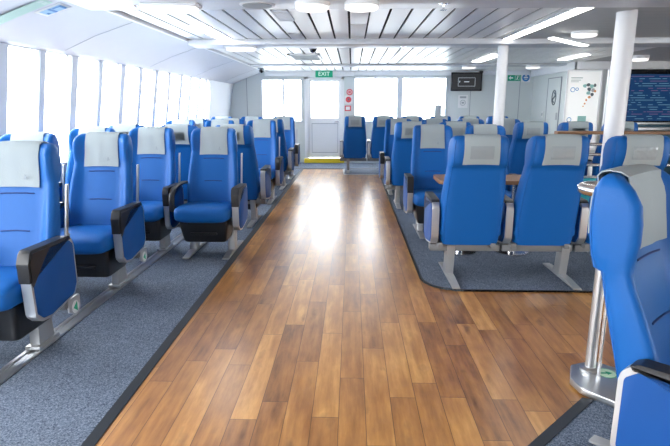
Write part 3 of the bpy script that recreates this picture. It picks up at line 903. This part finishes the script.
def drum(label, x, y, z, r=.12, h=.06):
    t = thing('drum_lamp', label, 'light', (x, y, z), 0, 'round ceiling lamps')
    bm = bmesh.new(); bm_lathe(bm, [(r, 0), (r, -h*.5), (r*.97, -h*.55)]); obj('base_ring', bm, WHITE, t)
    bm = bmesh.new(); bm_lathe(bm, [(r*.95, -h*.55), (r*.95, -h*.8), (r*.8, -h*.97), (r*.5, -h)]); obj('diffuser', bm, LIGHTD, t)
drum('round lamp left of centre on the nearest crossbeam', -.29, 4.05, 2.125, .125)
drum('round lamp right of centre on the nearest crossbeam', .065, 4.05, 2.125, .125)
drum('round lamp right of the long strip light', 2.58, 6.3, 2.2, .14)
drum('round lamp hanging over the blue board', 4.75, 9.3, 2.2, .14, .09)
drum('round lamp above the wall television', 2.33, 11.1, 2.17, .14)
drum('round lamp above the blue disc sign', 3.6, 11.1, 2.17, .14)
def tube_lamp(label, x, y, z, L=.42, w=.16):
    t = thing('bulkhead_lamp', label, 'light', (x, y, z), 0, 'bulkhead lamps on the crossbeams')
    bm = bmesh.new(); bm_box(bm, (-L/2, -w/2, -.025), (L/2, w/2, 0), .008); obj('base', bm, WHITE, t)
    bm = bmesh.new(); bm_box(bm, (-L/2+.02, -w/2+.015, -.06), (L/2-.02, w/2-.015, -.02), .018); obj('diffuser', bm, LIGHTD, t)
tube_lamp('oblong lamp at the left end of the nearest crossbeam', -1.33, 4.1, 2.125)
tube_lamp('oblong lamp at the left end of the middle crossbeam', -1.42, 7.05, 2.135, .4)
# round vent in near beam, square vents, white cover plates, air grille
t = thing('ceiling_speaker', 'flat round speaker grille in the nearest crossbeam', 'speaker', (-.70, 4.12, 2.125))
bm = bmesh.new(); bm_lathe(bm, [(.13, 0), (.13, -.008), (.11, -.012)]); obj('rim', bm, WHITE, t)
bm = bmesh.new(); bm_lathe(bm, [(.11, -.010), (.105, -.016)]); obj('grille', bm, GREYP, t)
def vent(label, x, y, s=.09, l=.2):
    t = thing('ceiling_vent', label, 'vent', (x, y, CEIL), 0, 'square ceiling vents')
    bm = bmesh.new(); rect_wall_xy(bm, -s, s, -l, l, -.012, .012, .018); obj('frame', bm, BEAMM, t)
    for k in range(6):
        bm = bmesh.new(); bm_box(bm, (-s+.018, -l+.02+k*(2*l-.04)/6+.005, -.010), (s-.018, -l+.02+(k+1)*(2*l-.04)/6-.005, -.003)); obj('louvre', bm, BEAMM, t)
def rect_wall_xy(bm, x0, x1, y0, y1, z, t, r):
    for a, b, c, e in ((x0, x0+r, y0, y1), (x1-r, x1, y0, y1), (x0, x1, y0, y0+r), (x0, x1, y1-r, y1)): bm_box(bm, (a, c, z), (b, e, z+t))
vent('pale square vent between the ceiling planks, nearer of two', -.63, 5.08, .075, .30)
vent('pale square vent between the ceiling planks, farther of two', -.655, 6.6, .075, .26)
for i, (y0, y1) in enumerate(((4.75, 5.55), (5.62, 6.55), (6.58, 6.8))):
    bm = bmesh.new(); bm_box(bm, (-.022, y0, CEIL-.012), (.142, y1, CEIL-.001), .003)
    tag(obj('ceiling_cover_plate', bm, WHITE), ('nearest', 'middle', 'farthest')[i]+' white cover plate in the centre ceiling plank', 'panel', 'ceiling cover plates')
t = thing('air_grille', 'wide rectangular air grille in the ceiling before the exit sign', 'vent', (-.78, 9.3, CEIL))
bm = bmesh.new(); rect_wall_xy(bm, -.26, .26, -.5, .5, -.02, .02, .04); obj('frame', bm, WHITE, t)
for k in range(9):
    bm = bmesh.new(); bm_box(bm, (-.22, -.45+k*.1, -.016), (.22, -.39+k*.1, -.004)); obj('louvre', bm, GREYP, t)
t = thing('ceiling_camera', 'small dark dome camera on the ceiling near the middle crossbeam', 'camera', (-.55, 7.75, CEIL))
bm = bmesh.new(); bm_lathe(bm, [(.06, 0), (.06, -.03), (.05, -.035)]); obj('base', bm, GREYP, t)
bm = bmesh.new(); bm_lathe(bm, [(.048, -.035), (.045, -.055), (.03, -.075), (.01, -.082)]); obj('dome', bm, BLACKG, t)
t = thing('wall_camera', 'small black camera at the top left corner of the back wall', 'camera', (-2.02, 12.2, CEIL-.03))
bm = bmesh.new(); bm_box(bm, (-.05, -.05, -.05), (.05, .05, .03), .01); obj('body', bm, GREYP, t)
bm = bmesh.new(); bm_cyl(bm, (0, -.05, -.02), (.02, -.11, -.05), .028); obj('lens', bm, BLACK, t)
for lab, x, y, z in (('chrome fire sprinkler on the nearest crossbeam', .66, 4.12, 2.125), ('chrome fire sprinkler at the left of the nearest crossbeam', -1.62, 4.15, 2.125), ('small sprinkler under the middle crossbeam', .65, 7.1, 2.135)):
    t = thing('fire_sprinkler', lab, 'sprinkler', (x, y, z))
    bm = bmesh.new(); bm_lathe(bm, [(.04, 0), (.038, -.008), (.014, -.01), (.012, -.03)]); obj('base', bm, CHROME, t)
    bm = bmesh.new(); bm_lathe(bm, [(.008, -.028), (.008, -.045), (.026, -.047), (.026, -.05)]); obj('deflector', bm, CHROME, t)
# cove cards
t = thing('evacuation_card', 'pale green instruction strip stuck on the cove, left', 'sign'); bm = bmesh.new()
cove_card(bm, -2.66, -2.23, 3.99, 4.135, .0012); f = obj('card', bm, PALEG, t)
bm = bmesh.new()
for k in range(7):
    for j in range(2): cove_card(bm, -2.64+k*.058, -2.64+k*.058+.045, 4.005+j*.062, 4.005+j*.062+.05, .003)
obj('pictures', bm, mat('faded green print', (.62, .78, .72), .5), f)
t = thing('pictogram_card', 'white card with blue pictogram stuck on the cove', 'sign'); bm = bmesh.new()
cove_card(bm, -2.415, -2.21, 4.19, 4.375, .0012); f = obj('card', bm, PAPER, t)
bm = bmesh.new(); cove_card(bm, -2.39, -2.23, 4.225, 4.345, .003, 0); cove_card(bm, -2.33, -2.31, 4.225, 4.345, .005, 1); cove_card(bm, -2.30, -2.235, 4.24, 4.26, .005, 1); cove_card(bm, -2.25, -2.232, 4.24, 4.34, .005, 1); cove_card(bm, -2.38, -2.36, 4.30, 4.335, .005, 1); obj('pictogram', bm, [PALEB, SIGNB], f)

# ------------------------------------------------------------------ pillars, rails, tables
def pillar(label, x, y, r, h):
    t = thing('pillar', label, 'pillar', (x, y, CZ))
    bm = bmesh.new(); bm_cyl(bm, (0, 0, 0), (0, 0, h-CZ), r, n=40); obj('shaft', bm, mat('pillar paint', (.70, .71, .74), .4), t)
    bm = bmesh.new(); bm_lathe(bm, [(r+.03, 0), (r+.03, .012), (r+.003, .02)]); obj('base_ring', bm, SILVER, t)
pillar('thick white round pillar behind the nearest right row', 2.375, 4.95, .083, CEIL)
pillar('slimmer white round pillar farther back under the middle crossbeam', 1.90, 7.06+.0, .066, 2.13)
# railing behind the pillar: wooden handrail on steel posts with steel bars
ra = thing('stair_railing', 'steel railing with wooden handrail behind the thick pillar', 'railing', (0, 0, CZ))
yr = 5.25
bm = bmesh.new(); pts = fillet([(-.045, 0), (.045, 0), (.045, .03), (-.045, .03)], .012, 3)
bm_prism(bm, [(1.97, yr+a, 1.115+b) for a, b in pts], (2.7, 0, 0)); obj('handrail', bm, BROWN, ra)
for z, r in ((1.02, .015), (.92, .015), (.82, .015), (.70, .015), (.58, .015)):
    bm = bmesh.new(); bm_cyl(bm, (1.98, yr, z), (4.65, yr, z), r, n=12); obj('bar', bm, STEEL, ra)
for x in (2.03, 3.2, 4.5):
    bm = bmesh.new(); bm_cyl(bm, (x, yr, 0), (x, yr, 1.115), .022, n=16); bm_lathe(bm, [(.05, 0), (.05, .01), (.023, .02)], (x, yr, 0)); obj('post', bm, STEEL, ra)
bm = bmesh.new(); bm_box(bm, (2.06, yr-.008, .30), (4.6, yr+.008, .68)); bm_box(bm, (2.06, yr-.01, .66), (4.6, yr+.01, .69)); obj('infill_panel', bm, TEAL, ra)
# tables between facing rows
def table(label, x0, x1, y0, y1, h=.735):
    t = thing('table', label, 'table', ((x0+x1)/2, (y0+y1)/2, CZ)); a, b = (x1-x0)/2, (y1-y0)/2
    bm = bmesh.new(); bm_prism(bm, [(x, y, h-.035-CZ) for x, y in fillet([(-a, -b), (a, -b), (a, b), (-a, b)], .05, 4)], (0, 0, .035), bevel=.006); obj('table_top', bm, BROWN, t)
    for s in (-1, 1):
        bm = bmesh.new(); bm_cyl(bm, (s*a*.5, 0, .01), (s*a*.5, 0, h-.035-CZ), .035, n=16); bm_lathe(bm, [(.16, 0), (.16, .012), (.04, .022)], (s*a*.5, 0, 0)); obj('pedestal', bm, STEEL, t)
table('brown table between the nearest and second right rows', .80, 1.80, 4.78, 5.24)
# rail loop and post beside the sideways seat
rp = thing('guard_rail', 'steel post and looped handrail behind the sideways seat', 'railing', (1.255, 2.585, 0), -PI/4)
# local x runs along (1,-1)
bm = bmesh.new(); bm_cyl(bm, (0, 0, .05), (0, 0, .985), .027, n=20); bm_lathe(bm, [(.05, .045), (.05, .058), (.03, .068)]); obj('post', bm, BRUSH, rp)
bm = bmesh.new(); bm_cyl(bm, (.055, -.03, .04), (.055, -.03, .985), .009, n=10); obj('slim_rod', bm, STEEL, rp)
bm = bmesh.new()
hw = .09; loop = []
for k in range(13):
    a = PI/2+PI*k/12; loop.append((-.035+hw*math.cos(a), hw*math.sin(a), 1.0))
L1 = 1.25
for k in range(13):
    a = -PI/2+PI*k/12; loop.append((L1+hw*math.cos(a), hw*math.sin(a), 1.0))
bm_tube(bm, loop, .028, 14, closed=True); obj('handrail_loop', bm, STEEL, rp)
bm = bmesh.new(); bm_box(bm, (-.05, -.068, .985), (L1+.02, .068, 1.008), .004); obj('rail_top', bm, BRUSH, rp)
bm = bmesh.new(); bm_cyl(bm, (1.2, 0, .013), (1.2, 0, .985), .027, n=20); bm_lathe(bm, [(.06, 0), (.06, .012), (.03, .022)], (1.2, 0, .012)); obj('post', bm, STEEL, rp)
for z in (.88, .50):
    bm = bmesh.new(); bm_cyl(bm, (.30 if z > .6 else .3, 0, z), (1.2, 0, z), .012, n=12); obj('bar', bm, STEEL, rp)
bm = bmesh.new(); bm_box(bm, (.32, -.008, .52), (1.18, .008, .86), .003); obj('infill_panel', bm, TEAL, rp)
# base plate
bm = bmesh.new()
pts = fillet([(1.135, 2.40), (1.06+.06, 2.50), (1.18, 2.645), (1.32, 2.70), (1.60, 2.44), (1.44, 2.06)], .02, 2)
bm_prism(bm, [(x, y, .012) for x, y in pts], (0, 0, .033), bevel=.006)
bp = obj('base_plate', bm, BRUSH); bp.parent = rp; bp.matrix_parent_inverse = (Matrix.Translation((1.255, 2.585, 0)) @ Matrix.Rotation(-PI/4, 4, 'Z')).inverted()
bm = bmesh.new(); bm_lathe(bm, [(.048, .0455), (.048, .0465)], (1.325, 2.555, 0), mi=0)
bm_prism(bm, [(1.325+x, 2.555+y, .0468) for x, y in ((-.03, .004), (.002, .004), (.002, .018), (.032, -.002), (.002, -.02), (.002, -.008), (-.03, -.008))], (0, 0, .0006), mi=1)
bm_lathe(bm, [(.049, .0457), (.052, .0457), (.052, .0463), (.049, .0463)], (1.325, 2.555, 0), mi=1)
obj('arrow_sticker', bm, [mat('luminous pale green', (.60, .80, .60), .5), GREEN], bp)

# ------------------------------------------------------------------ unseen enclosure of the cabin behind the camera
bm = bmesh.new(); rect_wall(bm, -3.3, 8, 0, CEIL+.1, -4.08, []); struct('wall_front', bm, WHITE)
bm = bmesh.new(); bm_box(bm, (8, -4, 0), (8.06, YT+.1, .85)); bm_box(bm, (8, 4.4, .85), (8.06, YT+.1, 1.98)); bm_box(bm, (8, -4, 1.98), (8.06, YT+.1, CEIL+.1))
for y in (-4, -2.6, -1.2, .2, 1.6, 3.0, 4.3): bm_box(bm, (8, y, .85), (8.06, y+.14, 1.98))
struct('wall_stairwell', bm, WALLM)

# ------------------------------------------------------------------ camera and light
F = 530.; PITCH = math.atan(117.7/F); YAW = math.atan(17/F*math.cos(PITCH))
cam = bpy.data.cameras.new('camera'); cam.sensor_width = 36; cam.lens = 36*F/670; cam.clip_start = .02
co = bpy.data.objects.new('camera', cam); COL.objects.link(co)
co.location = (0, 0, 1.4); co.rotation_euler = (Matrix.Rotation(YAW, 3, 'Z') @ Matrix.Rotation(PI/2-PITCH, 3, 'X')).to_euler()
scene.camera = co
w = bpy.data.worlds.new('sky'); scene.world = w; w.use_nodes = True
nt = w.node_tree; bg = nt.nodes['Background']; bg.inputs[1].default_value = 9.
tcw = nt.nodes.new('ShaderNodeTexCoord'); spw = nt.nodes.new('ShaderNodeSeparateXYZ'); nt.links.new(tcw.outputs['Generated'], spw.inputs[0])
rw = nt.nodes.new('ShaderNodeValToRGB'); mrw = nt.nodes.new('ShaderNodeMapRange')
mrw.inputs[1].default_value = -1; mrw.inputs[2].default_value = 1; nt.links.new(spw.outputs['Z'], mrw.inputs[0]); nt.links.new(mrw.outputs[0], rw.inputs[0])
ew = rw.color_ramp.elements   # bright hazy sky above a dimmer sea
ew[0].position = .0; ew[0].color = (.22, .26, .28, 1); ew[1].position = .53; ew[1].color = (.96, .98, 1, 1)
e2 = ew.new(.44); e2.color = (.42, .47, .50, 1)
nt.links.new(rw.outputs[0], bg.inputs[0])
scene.view_settings.view_transform = 'Standard'; scene.view_settings.look = 'None'
scene.view_settings.gamma = 1; scene.view_settings.use_curve_mapping = False
scene.view_settings.exposure = 0.9
